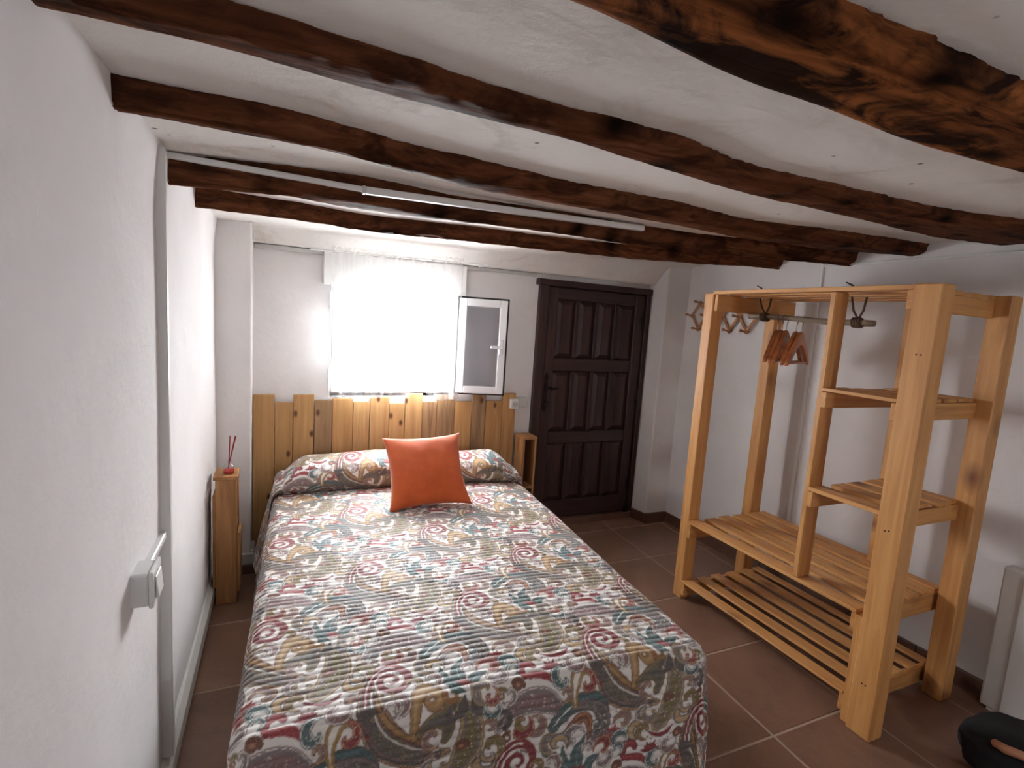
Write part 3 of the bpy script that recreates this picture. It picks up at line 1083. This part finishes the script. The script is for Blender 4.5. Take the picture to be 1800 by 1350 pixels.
Zf = Z + dz
# quilting: rounded channels running across, following the fabric
chan = 0.0255
wob = 0.004 * np.sin(S * 5.0 + T * 3.0) + 0.003 * np.sin(S * 13.0)
ridge = np.abs(np.sin(math.pi * (T + wob) / chan)) ** 0.55
pillow_soft = np.where(ct > PT0, 0.3, 1.0)
amp = 0.0052 * pillow_soft * (0.8 + 0.2 * np.sin(S * 31 + T * 17))
nth = np.where(dd > 0, th, 0)
U += dirx * np.sin(nth) * ridge * amp
V += diry * np.sin(nth) * ridge * amp
Zf += np.cos(nth) * ridge * amp
Zf += 0.0025 * np.sin(S * 11 + T * 5) * np.sin(T * 9 - S * 4)
Zf = np.maximum(Zf, 0.02)
WX = FOOT[0] + AX_U[0] * U + AX_V[0] * V
WY = FOOT[1] + AX_U[1] * U + AX_V[1] * V
WY = np.minimum(WY, 3.549)
co = np.stack([WX - 0.70, WY - 2.4, Zf], -1).reshape(-1, 3)
H_, W_ = S.shape
idx = np.arange(H_ * W_).reshape(H_, W_)
quads = np.stack([idx[:-1, :-1], idx[:-1, 1:], idx[1:, 1:], idx[1:, :-1]], -1).reshape(-1, 4)
keep = ~((corner & (d > dmax + 0.004))[:-1, :-1].reshape(-1) & (corner & (d > dmax + 0.004))[1:, 1:].reshape(-1))
quads = quads[keep]
me = bpy.data.meshes.new('bedspread')
me.vertices.add(len(co))
me.vertices.foreach_set('co', co.astype(np.float32).ravel())
me.loops.add(quads.size)
me.loops.foreach_set('vertex_index', quads.astype(np.int32).ravel())
me.polygons.add(len(quads))
me.polygons.foreach_set('loop_start', (np.arange(len(quads)) * 4).astype(np.int32))
me.polygons.foreach_set('use_smooth', np.ones(len(quads), dtype=bool))
me.update(calc_edges=True)
# the print, read off at every point of the cloth (bilinear box average)
soft = print_img.copy()
soft = (soft * 2 + np.roll(soft, 1, 0) + np.roll(soft, -1, 0) + np.roll(soft, 1, 1) + np.roll(soft, -1, 1)) / 6.0
fu = ((S + 0.34 + 0.16) / RES).astype(int) % nx
fv = ((T - 0.07 + 0.38) / RES).astype(int) % ny
colr = soft[fv, fu].reshape(-1, 3)
colr = np.concatenate([colr, np.ones((len(colr), 1), dtype=np.float32)], 1)
at = me.color_attributes.new('print', 'FLOAT_COLOR', 'POINT')
at.data.foreach_set('color', colr.astype(np.float32).ravel())
t = NT('quilted_paisley_cotton')
an = t.n('ShaderNodeAttribute', attribute_name='print')
v = t.coords((1, 1, 1))
mott = t.noise(v, 160.0, 2)
c = t.mix(t.ramp(mott, [(0.35, (0.0, 0.0, 0.0)), (0.75, (0.16, 0.16, 0.16))]).outputs[0], an.outputs['Color'], (206, 196, 186))
t.base(c)
t.rough(0.62)
t.b.inputs['Sheen Weight'].default_value = 0.25
t.bump(t.noise(v, 420.0, 2), 0.08, 0.002)
spread = link_mesh('bedspread', me, t.m, bed)
spread['label'] = 'white quilted bedspread printed with red, green and gold paisley'
MATT = plain('ticking', (220, 216, 210), 0.8)


def bed_box(name, u0, u1, v0, v1, z0, z1, bev, mat, smooth=False):
    bm = box(u0, u1, v0, v1, z0, z1, bev, seg=3)
    for vv in bm.verts:
        p = FOOT + AX_U * vv.co.x + AX_V * vv.co.y
        vv.co.x, vv.co.y = p[0], p[1]
    return obj(name, bm, mat, bed)


bed_box('mattress', -0.69, 0.69, 0.03, 2.05, 0.30, 0.525, 0.04, MATT)
bed_box('bed_base', -0.68, 0.68, 0.05, 2.05, 0.20, 0.30, 0.01, PINE[1])
for u in (-0.62, 0.62):
    for v_ in (0.12, 1.95):
        bed_box('leg', u - 0.03, u + 0.03, v_ - 0.03, v_ + 0.03, 0.0, 0.20, 0.004, PINE[2])

# ------------------------------------------------------------------ orange cushion leaning on the pillow roll
t = NT('orange_velour')
v = t.coords((1, 1, 1))
n = t.noise(v, 9.0, 5, 0.6)
c = t.ramp(n, [(0.3, (192, 80, 26)), (0.7, (216, 98, 38))]).outputs[0]
t.base(c)
t.rough(0.8)
t.b.inputs['Sheen Weight'].default_value = 0.35
t.bump(t.noise(v, 300.0, 3), 0.15, 0.002)
ORANGE = t.m
bm = bmesh.new()
NC = 44
for side in (1, -1):
    g = []
    for j in range(NC + 1):
        row = []
        for i in range(NC + 1):
            a, b = -1 + 2 * i / NC, -1 + 2 * j / NC
            # concave sides, pointed corners, plump middle
            x = a * (0.235 - 0.028 * (1 - abs(b) ** 2.0) * abs(a) ** 2)
            z = b * (0.235 - 0.028 * (1 - abs(a) ** 2.0) * abs(b) ** 2)
            puff = max(0.0, (1 - a * a)) ** 0.45 * max(0.0, (1 - b * b)) ** 0.45
            y = side * (0.072 * puff) + 0.004 * math.sin(9 * x + 3) * math.sin(11 * z) * puff + 0.003 * noise.noise((x * 12, z * 12, side))
            row.append(bm.verts.new((x, y, z)))
        g.append(row)
    for j in range(NC):
        for i in range(NC):
            bm.faces.new((g[j][i], g[j][i + 1], g[j + 1][i + 1], g[j + 1][i]))
bmesh.ops.remove_doubles(bm, verts=bm.verts, dist=0.003)
cush = empty('cushion', (0.790, 2.885, 0.745), 'plump orange square cushion leaning against the pillow roll', 'cushion')
cush.rotation_euler = (math.radians(-42), math.radians(-3), math.radians(-4))
obj('cushion_cover', bm, ORANGE, cush, smooth=True, local=True)

# ------------------------------------------------------------------ two narrow bedside stands of pallet wood
st = empty('bedside_stand', (-0.26, 3.12, 0), 'narrow upright pallet wood stand by the long wall holding the reed diffuser', 'stand', 'bedside stands')
obj('front_board', box(-0.308, -0.205, 3.050, 3.072, 0.0, 0.704, 0.003), STAND[2], st)
obj('rear_board', box(-0.308, -0.205, 3.188, 3.210, 0.0, 0.704, 0.003), STAND[2], st)
obj('top_board', box(-0.318, -0.203, 3.046, 3.216, 0.704, 0.724, 0.003), STAND[1], st)
obj('shelf_board', box(-0.304, -0.207, 3.072, 3.188, 0.42, 0.44, 0.002), STAND[1], st)
obj('side_slat', box(-0.205, -0.190, 3.060, 3.205, 0.06, 0.40, 0.002), STAND[2], st)
obj('side_slat', box(-0.322, -0.308, 3.055, 3.205, 0.10, 0.62, 0.002), STAND[2], st)
st2 = empty('bedside_stand', (1.71, 3.44, 0), 'narrow open fronted pallet wood stand between bed and dark door', 'stand', 'bedside stands')
obj('side_board', box(1.652, 1.672, 3.39, 3.535, 0.0, 0.775, 0.003), STAND[2], st2)
obj('side_board', box(1.750, 1.768, 3.39, 3.535, 0.0, 0.775, 0.003), STAND[2], st2)
obj('top_board', box(1.650, 1.770, 3.388, 3.537, 0.775, 0.795, 0.003), STAND[1], st2)
obj('shelf_board', box(1.672, 1.750, 3.392, 3.53, 0.395, 0.415, 0.002), STAND[1], st2)
obj('rear_board', box(1.672, 1.750, 3.518, 3.533, 0.0, 0.775, 0.002), DOORW, st2)  # dark door colour stands in for the shade inside the open stand

# reed diffuser on the left stand
RED_L = plain('red_scented_oil', (206, 34, 30), 0.2, var=0.02)
REED = plain('red_reed', (156, 38, 40), 0.7)
dx, dy, dz_ = -0.248, 3.105, 0.7245
df = empty('reed_diffuser', (dx, dy, dz_), 'small glass reed diffuser with red oil and red sticks', 'diffuser')
obj('bottle', lathe([(0.012, 0.0), (0.026, 0.002), (0.0275, 0.008), (0.0275, 0.038), (0.024, 0.046), (0.013, 0.052), (0.013, 0.066), (0.0155, 0.067), (0.0155, 0.071), (0.011, 0.071)], (dx, dy, dz_)), CLEAR, df, smooth=True)
obj('oil', lathe([(0.02, 0.003), (0.0245, 0.006), (0.0245, 0.026), (0.023, 0.0265)], (dx, dy, dz_)), RED_L, df, smooth=True)
for ex, ey in ((0.004, 0.02), (0.034, -0.006), (0.030, 0.016)):
    obj('reed', tube([(dx - ex * 0.25, dy - ey * 0.25, dz_ + 0.008), (dx + ex, dy + ey, dz_ + 0.205)], 0.0028, 6), REED, df)

# ------------------------------------------------------------------ open clothes rack of pine
rack = empty('clothes_rack', (2.6, 1.77, 0), 'open pine clothes rack with slatted shelves, posts and hanging space', 'clothes rack')


def pine(name, x0, x1, y0, y1, z0, z1, bev=0.003):
    e = (x1 - x0, y1 - y0, z1 - z0)
    return obj(name, box(x0, x1, y0, y1, z0, z1, bev), PINE[e.index(max(e))], rack)


NP = pine('post', 2.252, 2.338, 1.150, 1.250, 0.0, 1.893, 0.004)
pine('post', 2.290, 2.372, 2.318, 2.388, 0.0, 1.882, 0.004)
pine('post', 2.850, 2.938, 1.190, 1.272, 0.0, 1.893, 0.004)
pine('post', 2.850, 2.938, 2.352, 2.424, 0.0, 1.882, 0.004)
pine('divider', 2.280, 2.368, 1.577, 1.603, 0.5125, 1.872)
pine('divider', 2.850, 2.938, 1.577, 1.603, 0.5125, 1.872)
pine('post_block', 2.272, 2.338, 1.250, 1.288, 0.0, 0.493)
# rails across the ends, inside the posts
pine('side_rail', 2.262, 2.90, 1.251, 1.276, 1.795, 1.873)
pine('side_rail', 2.300, 2.95, 2.292, 2.317, 1.780, 1.873)
pine('side_rail', 2.268, 2.93, 1.251, 1.276, 1.345, 1.418)
pine('side_rail', 2.272, 2.93, 1.551, 1.576, 1.345, 1.418)
pine('side_rail', 2.268, 2.93, 1.251, 1.276, 0.872, 0.944)
pine('side_rail', 2.272, 2.93, 1.551, 1.576, 0.872, 0.944)
pine('side_rail', 2.285, 2.93, 1.290, 1.314, 0.40, 0.493)
pine('side_rail', 2.285, 2.93, 2.292, 2.317, 0.40, 0.493)
pine('side_rail', 2.285, 2.93, 1.290, 1.314, 0.03, 0.112)
pine('side_rail', 2.285, 2.93, 2.292, 2.317, 0.03, 0.112)


def slats(xs_, y0, y1, z, th_=0.019, jit=0.0):
    for a, b in xs_:
        dz1 = random.uniform(0, jit)
        j0, j1 = random.uniform(-jit, jit) * 3, random.uniform(-jit, jit) * 3
        pine('slat', a, b, y0 + j0, y1 + j1, z + dz1, z + th_ + dz1, 0.002)


slats([(2.276, 2.352), (2.405, 2.48), (2.54, 2.615), (2.675, 2.75), (2.81, 2.895)], 1.255, 2.31, 1.8735, 0.020)
slats([(2.272, 2.36), (2.372, 2.455), (2.49, 2.57), (2.60, 2.69), (2.72, 2.835)], 1.252, 1.576, 1.419, 0.016, 0.003)
slats([(2.272, 2.365), (2.43, 2.52), (2.545, 2.64), (2.675, 2.77), (2.79, 2.848)], 1.252, 1.576, 0.945, 0.020, 0.003)
slats([(2.276, 2.366), (2.408, 2.492), (2.528, 2.614), (2.650, 2.732), (2.766, 2.848)], 1.292, 2.314, 0.494, 0.016, 0.003)
pine('slat', 2.868, 2.93, 1.292, 2.314, 0.494, 0.510)
slats([(2.276, 2.348), (2.399, 2.470), (2.521, 2.592), (2.643, 2.714), (2.765, 2.836)], 1.292, 2.314, 0.1125, 0.012, 0.001)
pine('slat', 2.886, 2.94, 1.292, 2.314, 0.1125, 0.1245)
# nail heads in the near post
for y_, z_ in ((1.188, 1.62), (1.204, 1.62), (1.215, 0.90), (1.20, 0.905), (1.21, 0.23), (1.195, 0.23)):
    nb = bmesh.new()
    tube([(2.2535, y_, z_), (2.2512, y_, z_)], 0.0035, 8, nb)
    n_ = obj('nail', nb, IRON, NP)

# hanging rod: a grey branch slung in rope loops
rod = empty('hanging_rod', (2.60, 1.96, 1.75), 'grey wooden branch slung by ropes as clothes rail', 'clothes rail')
pts = []
for k in range(15):
    f = k / 14
    pts.append((2.60 + 0.003 * math.sin(9 * f), 2.325 - 0.735 * f, 1.768 - 0.022 * f + 0.003 * math.sin(7 * f)))
obj('branch', tube(pts, [0.0155 + 0.0015 * math.sin(k * 2.1) for k in range(15)], 10), RODW, rod, smooth=True)


def rope_sling(y, lean):
    i = (2.325 - y) / 0.735
    zc_ = 1.768 - 0.022 * i
    bm = bmesh.new()
    for k in range(4):
        yy = y + (k - 1.5) * 0.011
        tube([(2.60 + 0.021 * math.cos(a), yy + 0.003 * math.sin(a), zc_ + 0.021 * math.sin(a)) for a in [2 * math.pi * q / 16 for q in range(16)]], 0.006, 6, bm, closed=True)
    loop = [(2.60, y, zc_ + 0.018), (2.585, y + 0.018, zc_ + 0.06), (2.575, y + 0.030, 1.88), (2.575, y + 0.012, 1.903), (2.59, y - 0.012, 1.903), (2.60, y - 0.030, 1.88), (2.605, y - 0.018, zc_ + 0.06), (2.603, y, zc_ + 0.018)]
    tube(loop, 0.0055, 6, bm)
    tube([(2.575, y + 0.012, 1.903), (2.57, y + 0.022 + lean, 1.93), (2.565, y + 0.05 + lean, 1.945)], [0.005, 0.005, 0.003], 6, bm)
    return obj('rope', bm, ROPE, rod, smooth=True)


rope_sling(2.215, 0.0)
rope_sling(1.672, 0.01)

# five wooden hangers
def hanger_meshes():
    out = []
    # wooden shoulders: a curved bow, thicker at the neck
    bow = bmesh.new()
    up_, lo_ = [], []
    for k in range(25):
        f = -1 + 2 * k / 24
        x = 0.185 * f
        zt = -0.012 - 0.135 * abs(f) ** 1.25
        th_ = 0.038 * (1 - abs(f)) ** 0.8 + 0.017
        up_.append((x, zt + 0.0)); lo_.append((x, zt - th_))
    prism_xz(up_ + lo_[::-1], -0.008, 0.008, bow)
    bmesh.ops.bevel(bow, geom=[e for e in bow.edges if abs(e.verts[0].co.y - e.verts[1].co.y) < 1e-6], offset=0.003, segments=1, affect='EDGES')
    out.append(('shoulder', bow, HANGW))
    bar = tube([(-0.168, 0, -0.152), (0.168, 0, -0.152)], 0.0055, 8)
    out.append(('trouser_bar', bar, HANGW))
    hook = tube([(0, 0, -0.016), (0, 0, 0.016)] + [(0.0 + 0.020 * math.sin(a), 0, 0.036 - 0.020 * math.cos(a)) for a in [0.5 + 0.32 * q for q in range(14)]], 0.0021, 6)
    out.append(('hook', hook, CHROME))
    nt_ = bmesh.new()
    for s in (-1, 1):
        tube([(s * 0.10, 0.0075, -0.088), (s * 0.10, 0.0095, -0.088)], 0.004, 8, nt_)
    return out


HM = []
for nm, b_, mt in hanger_meshes():
    bmesh.ops.recalc_face_normals(b_, faces=b_.faces)
    me_ = bpy.data.meshes.new('hanger_' + nm)
    b_.to_mesh(me_)
    b_.free()
    me_.materials.append(mt)
    HM.append((nm, me_))
hl = ['first wooden hanger on the rail counting from the dark door, partly hidden by the others', 'second wooden hanger on the rail counting from the dark door',
      'third wooden hanger on the rail, middle of the five', 'fourth wooden hanger on the rail, just behind the nearest one', 'fifth wooden hanger, nearest the rack divider, showing its open triangle']
for k, (y_, yaw) in enumerate(((2.122, 27), (2.093, 27), (2.062, 26), (2.000, 24), (1.968, 23))):
    i = (2.325 - y_) / 0.735
    h = empty('clothes_hanger', (2.60, y_, 1.768 - 0.022 * i - 0.052), hl[k], 'hanger', 'wooden hangers on the rail')
    h.rotation_euler = (0, 0, math.radians(yaw))
    h.scale = (1.08, 1.25, 1.22)
    for nm, me_ in HM:
        o = bpy.data.objects.new(nm, me_)
        COL.objects.link(o)
        o.parent = h

# ------------------------------------------------------------------ folding peg rack on the wall
peg = empty('peg_rack', (XR, 2.99, 1.68), 'expanding wooden peg rack of crossed laths on the wall behind the clothes rack', 'coat rack')
yk = [3.235, 3.075, 2.915, 2.755]
ZT, ZB_, ZM = 1.885, 1.675, 1.782
segs = []
for k in range(3):
    segs += [((yk[k], ZT), (yk[k + 1], ZB_), 0), ((yk[k], ZB_), (yk[k + 1], ZT), 1)]
segs += [((3.315, ZM), (yk[0], ZT), 1), ((3.315, ZM), (yk[0], ZB_), 0), ((2.675, ZM), (yk[3], ZT), 0), ((2.675, ZM), (yk[3], ZB_), 1)]
for (y0, z0), (y1, z1), lay in segs:
    dl = math.hypot(y1 - y0, z1 - z0)
    ux, uz = (y1 - y0) / dl, (z1 - z0) / dl
    w = 0.0105
    x0 = XR - 0.022 - 0.010 * lay
    bm = bmesh.new()
    a0, a1 = -0.014, dl + 0.014
    corners = [(a0, -w), (a1, -w), (a1, w), (a0, w)]
    pts2 = [(y0 + ux * a - uz * b, z0 + uz * a + ux * b) for a, b in corners]
    A = [bm.verts.new((x0, yy, zz)) for yy, zz in pts2]
    B = [bm.verts.new((x0 + 0.009, yy, zz)) for yy, zz in pts2]
    for q in range(4): bm.faces.new((A[q], A[(q + 1) % 4], B[(q + 1) % 4], B[q]))
    bm.faces.new(A[::-1]); bm.faces.new(B)
    bmesh.ops.bevel(bm, geom=list(bm.edges), offset=0.002, segments=1, affect='EDGES')
    obj('lath', bm, PEGW, peg)
pegs = [(3.315, ZM), (2.675, ZM)] + [(y_, ZT) for y_ in yk] + [(y_, ZB_) for y_ in yk] + [((yk[k] + yk[k + 1]) / 2, ZM - 0.002) for k in range(3)]
for y_, z_ in pegs:
    bm = tube([(XR, y_, z_), (XR - 0.03, y_, z_), (XR - 0.070, y_, z_ + 0.006), (XR - 0.074, y_, z_ + 0.0065), (XR - 0.088, y_, z_ + 0.008), (XR - 0.092, y_, z_ + 0.008)], [0.007, 0.007, 0.0075, 0.011, 0.011, 0.006], 10)
    obj('peg', bm, PEGW, peg, smooth=False)

# ------------------------------------------------------------------ wiring: trunking, switch, socket, light strip
def trunk(name, a, b, label, mat=TRUNK, bev=0.003):
    o = obj(name, box(a[0], b[0], a[1], b[1], a[2], b[2], bev), mat)
    return tag(o, label, 'cable trunking')


trunk('cable_trunking', (XL - 0.012, 1.876, 0.113), (XL + 0.026, 1.906, 2.085), 'white upright cable trunking on the long wall from skirting to ceiling', PVC)
trunk('cable_trunking', (XL - 0.012, 1.6155, 0.892), (XL + 0.016, 1.8755, 0.914), 'short white trunking between the light switch and the upright one', PVC)
lx = XL
swt = empty('light_switch', (XL, 1.59, 0.86), 'white surface mounted light switch on the long wall', 'switch')
obj('back_box', box(XL - 0.012, XL + 0.036, 1.515, 1.610, 0.852, 0.942, 0.006, seg=2), PVC, swt)
cpl = obj('cover_plate', box(XL + 0.036, XL + 0.047, 1.511, 1.614, 0.848, 0.946, 0.004, seg=2), PVC, swt)
rk = box(XL + 0.047, XL + 0.056, 1.530, 1.595, 0.866, 0.928, 0.003)
for v_ in rk.verts:
    if v_.co.x > XL + 0.052 and v_.co.z > 0.90: v_.co.x -= 0.005
obj('rocker', rk, PVC, cpl)
# along the beam to the light
Xb, yub, ylb = BEAM_Y[4]


def beam_front(x):
    return float(np.interp(x, Xb, yub))


def strip_along(p0, p1, hgt, dep, n=14):
    """a straight bar on the front of the beam between two pixels, lying just under the ceiling"""
    out = []
    for p in (p0, p1):
        d_ = ray(*p)
        Yp = 2.0
        for _ in range(8):
            hit = CAM + d_ * (Yp / d_[1])
            Yp = beam_front(hit[0]) - 0.030
        out.append(hit)
    A, B = (Vector(o_) for o_ in out)
    bm = bmesh.new()
    r = []
    for P in (A, B):
        r.append([bm.verts.new(P + Vector((0, dy_, dz2))) for dy_, dz2 in ((-dep, hgt / 2), (-dep, -hgt / 2), (0.012, -hgt / 2), (0.012, hgt / 2))])
    for q in range(4): bm.faces.new((r[0][q], r[0][(q + 1) % 4], r[1][(q + 1) % 4], r[1][q]))
    bm.faces.new(r[0][::-1]); bm.faces.new(r[1])
    bmesh.ops.bevel(bm, geom=list(bm.edges), offset=0.003, segments=1, affect='EDGES')
    return bm


o = obj('cable_trunking', strip_along((282, 270), (638, 333), 0.017, 0.012), PVC)
tag(o, 'white cable trunking on the ceiling beam leading to the light strip', 'cable trunking')
lamp = empty('light_strip', (0.9, 1.95, 2.0), 'long switched off white light strip fixed to a ceiling beam', 'light')
o = obj('diffuser', strip_along((642, 335), (1130, 402), 0.024, 0.016), PVC, lamp)
obj('end_cap', strip_along((636, 334), (643, 335), 0.026, 0.018), TRUNK, lamp)

# end wall: trunking under the ceiling ledge, socket and its riser
trunk('cable_trunking', (-0.15, 3.574, 1.985), (0.243, 3.60, 2.010), 'white trunking under the ceiling ledge between corner pilaster and shutter box')
trunk('cable_trunking', (1.205, 3.578, 1.990), (1.765, 3.60, 2.012), 'white trunking under the ceiling ledge between shutter box and door')
sk = empty('wall_socket', (1.66, 3.55, 0.985), 'white wall socket with round outlet on a box beside the headboard', 'socket')
obj('back_box', box(1.652, 1.742, 3.545, 3.60, 0.992, 1.066, 0.005), TRUNK, sk)
opl = obj('outlet_plate', box(1.592, 1.652, 3.515, 3.552, 0.985, 1.060, 0.006, seg=2), PVC, sk)
oc = bmesh.new()
tube([(1.624, 3.516, 1.022), (1.624, 3.511, 1.022)], 0.022, 20, oc)
so = obj('outlet_ring', oc, TRUNK, opl)
for dx_ in (-0.009, 0.009):
    hb_ = tube([(1.624 + dx_, 3.5125, 1.022), (1.624 + dx_, 3.5095, 1.022)], 0.0032, 8)
    obj('pin_hole', hb_, GASKET, opl)
trunk('cable_trunking', (1.656, 3.578, 0.11), (1.684, 3.60, 0.991), 'white upright trunking below the wall socket', PVC)
# right wall
trunk('cable_trunking', (XR - 0.012, 2.236, 0.09), (XR + 0.01, 2.262, 2.16), 'slim white upright trunking on the wall behind the clothes rack', PVC)
trunk('cable_trunking', (XR - 0.012, 0.2, 2.100), (XR + 0.01, 2.2355, 2.118), 'slim white level trunking high above the clothes rack', PVC)

# ------------------------------------------------------------------ white wall heater and the bag in the near corner
ht = empty('wall_heater', (3.05, 0.75, 0), 'low white wall heater beyond the clothes rack', 'heater')
obj('heater_body', box(3.015, 3.085, 0.35, 1.118, 0.012, 0.69, 0.010, seg=2), PAINT, ht)
obj('front_panel', box(3.004, 3.016, 0.35, 1.040, 0.03, 0.668, 0.004), PVC, ht)
obj('foot', box(3.02, 3.08, 1.04, 1.09, 0.0, 0.014), PVC, ht)
obj('foot', box(3.02, 3.08, 0.38, 0.43, 0.0, 0.014), PVC, ht)

BLACK = plain('black_woven_cloth', (26, 25, 27), 0.95, var=0.4)
TANL = plain('tan_leather', (196, 136, 100), 0.5, var=0.15)
bag = empty('shoulder_bag', (2.80, 0.80, 0), 'soft black bag with a tan strap on the floor in the near corner', 'bag')
bm = bmesh.new()
bmesh.ops.create_icosphere(bm, subdivisions=5, radius=1.0)
for v_ in bm.verts:
    p = v_.co.copy()
    n_ = 1 + 0.10 * noise.noise(p * 1.7) + 0.035 * noise.noise(p * 5.0)
    sgn = lambda a, e: math.copysign(abs(a) ** e, a)
    q_ = Vector((sgn(p.x, 0.8) * 0.20, sgn(p.y, 0.8) * 0.17, sgn(p.z, 0.75) * 0.085)) * n_
    v_.co = Vector((2.665, 0.835, 0.09)) + q_
    v_.co.z = max(v_.co.z, 0.003)
obj('bag_body', bm, BLACK, bag, smooth=True)
sp = [(2.57, 0.87, 0.13), (2.505, 0.855, 0.172), (2.495, 0.825, 0.178), (2.525, 0.785, 0.175), (2.58, 0.745, 0.13)]
obj('strap', tube(sp, [0.012, 0.016, 0.017, 0.016, 0.012], 10), TANL, bag, smooth=True)
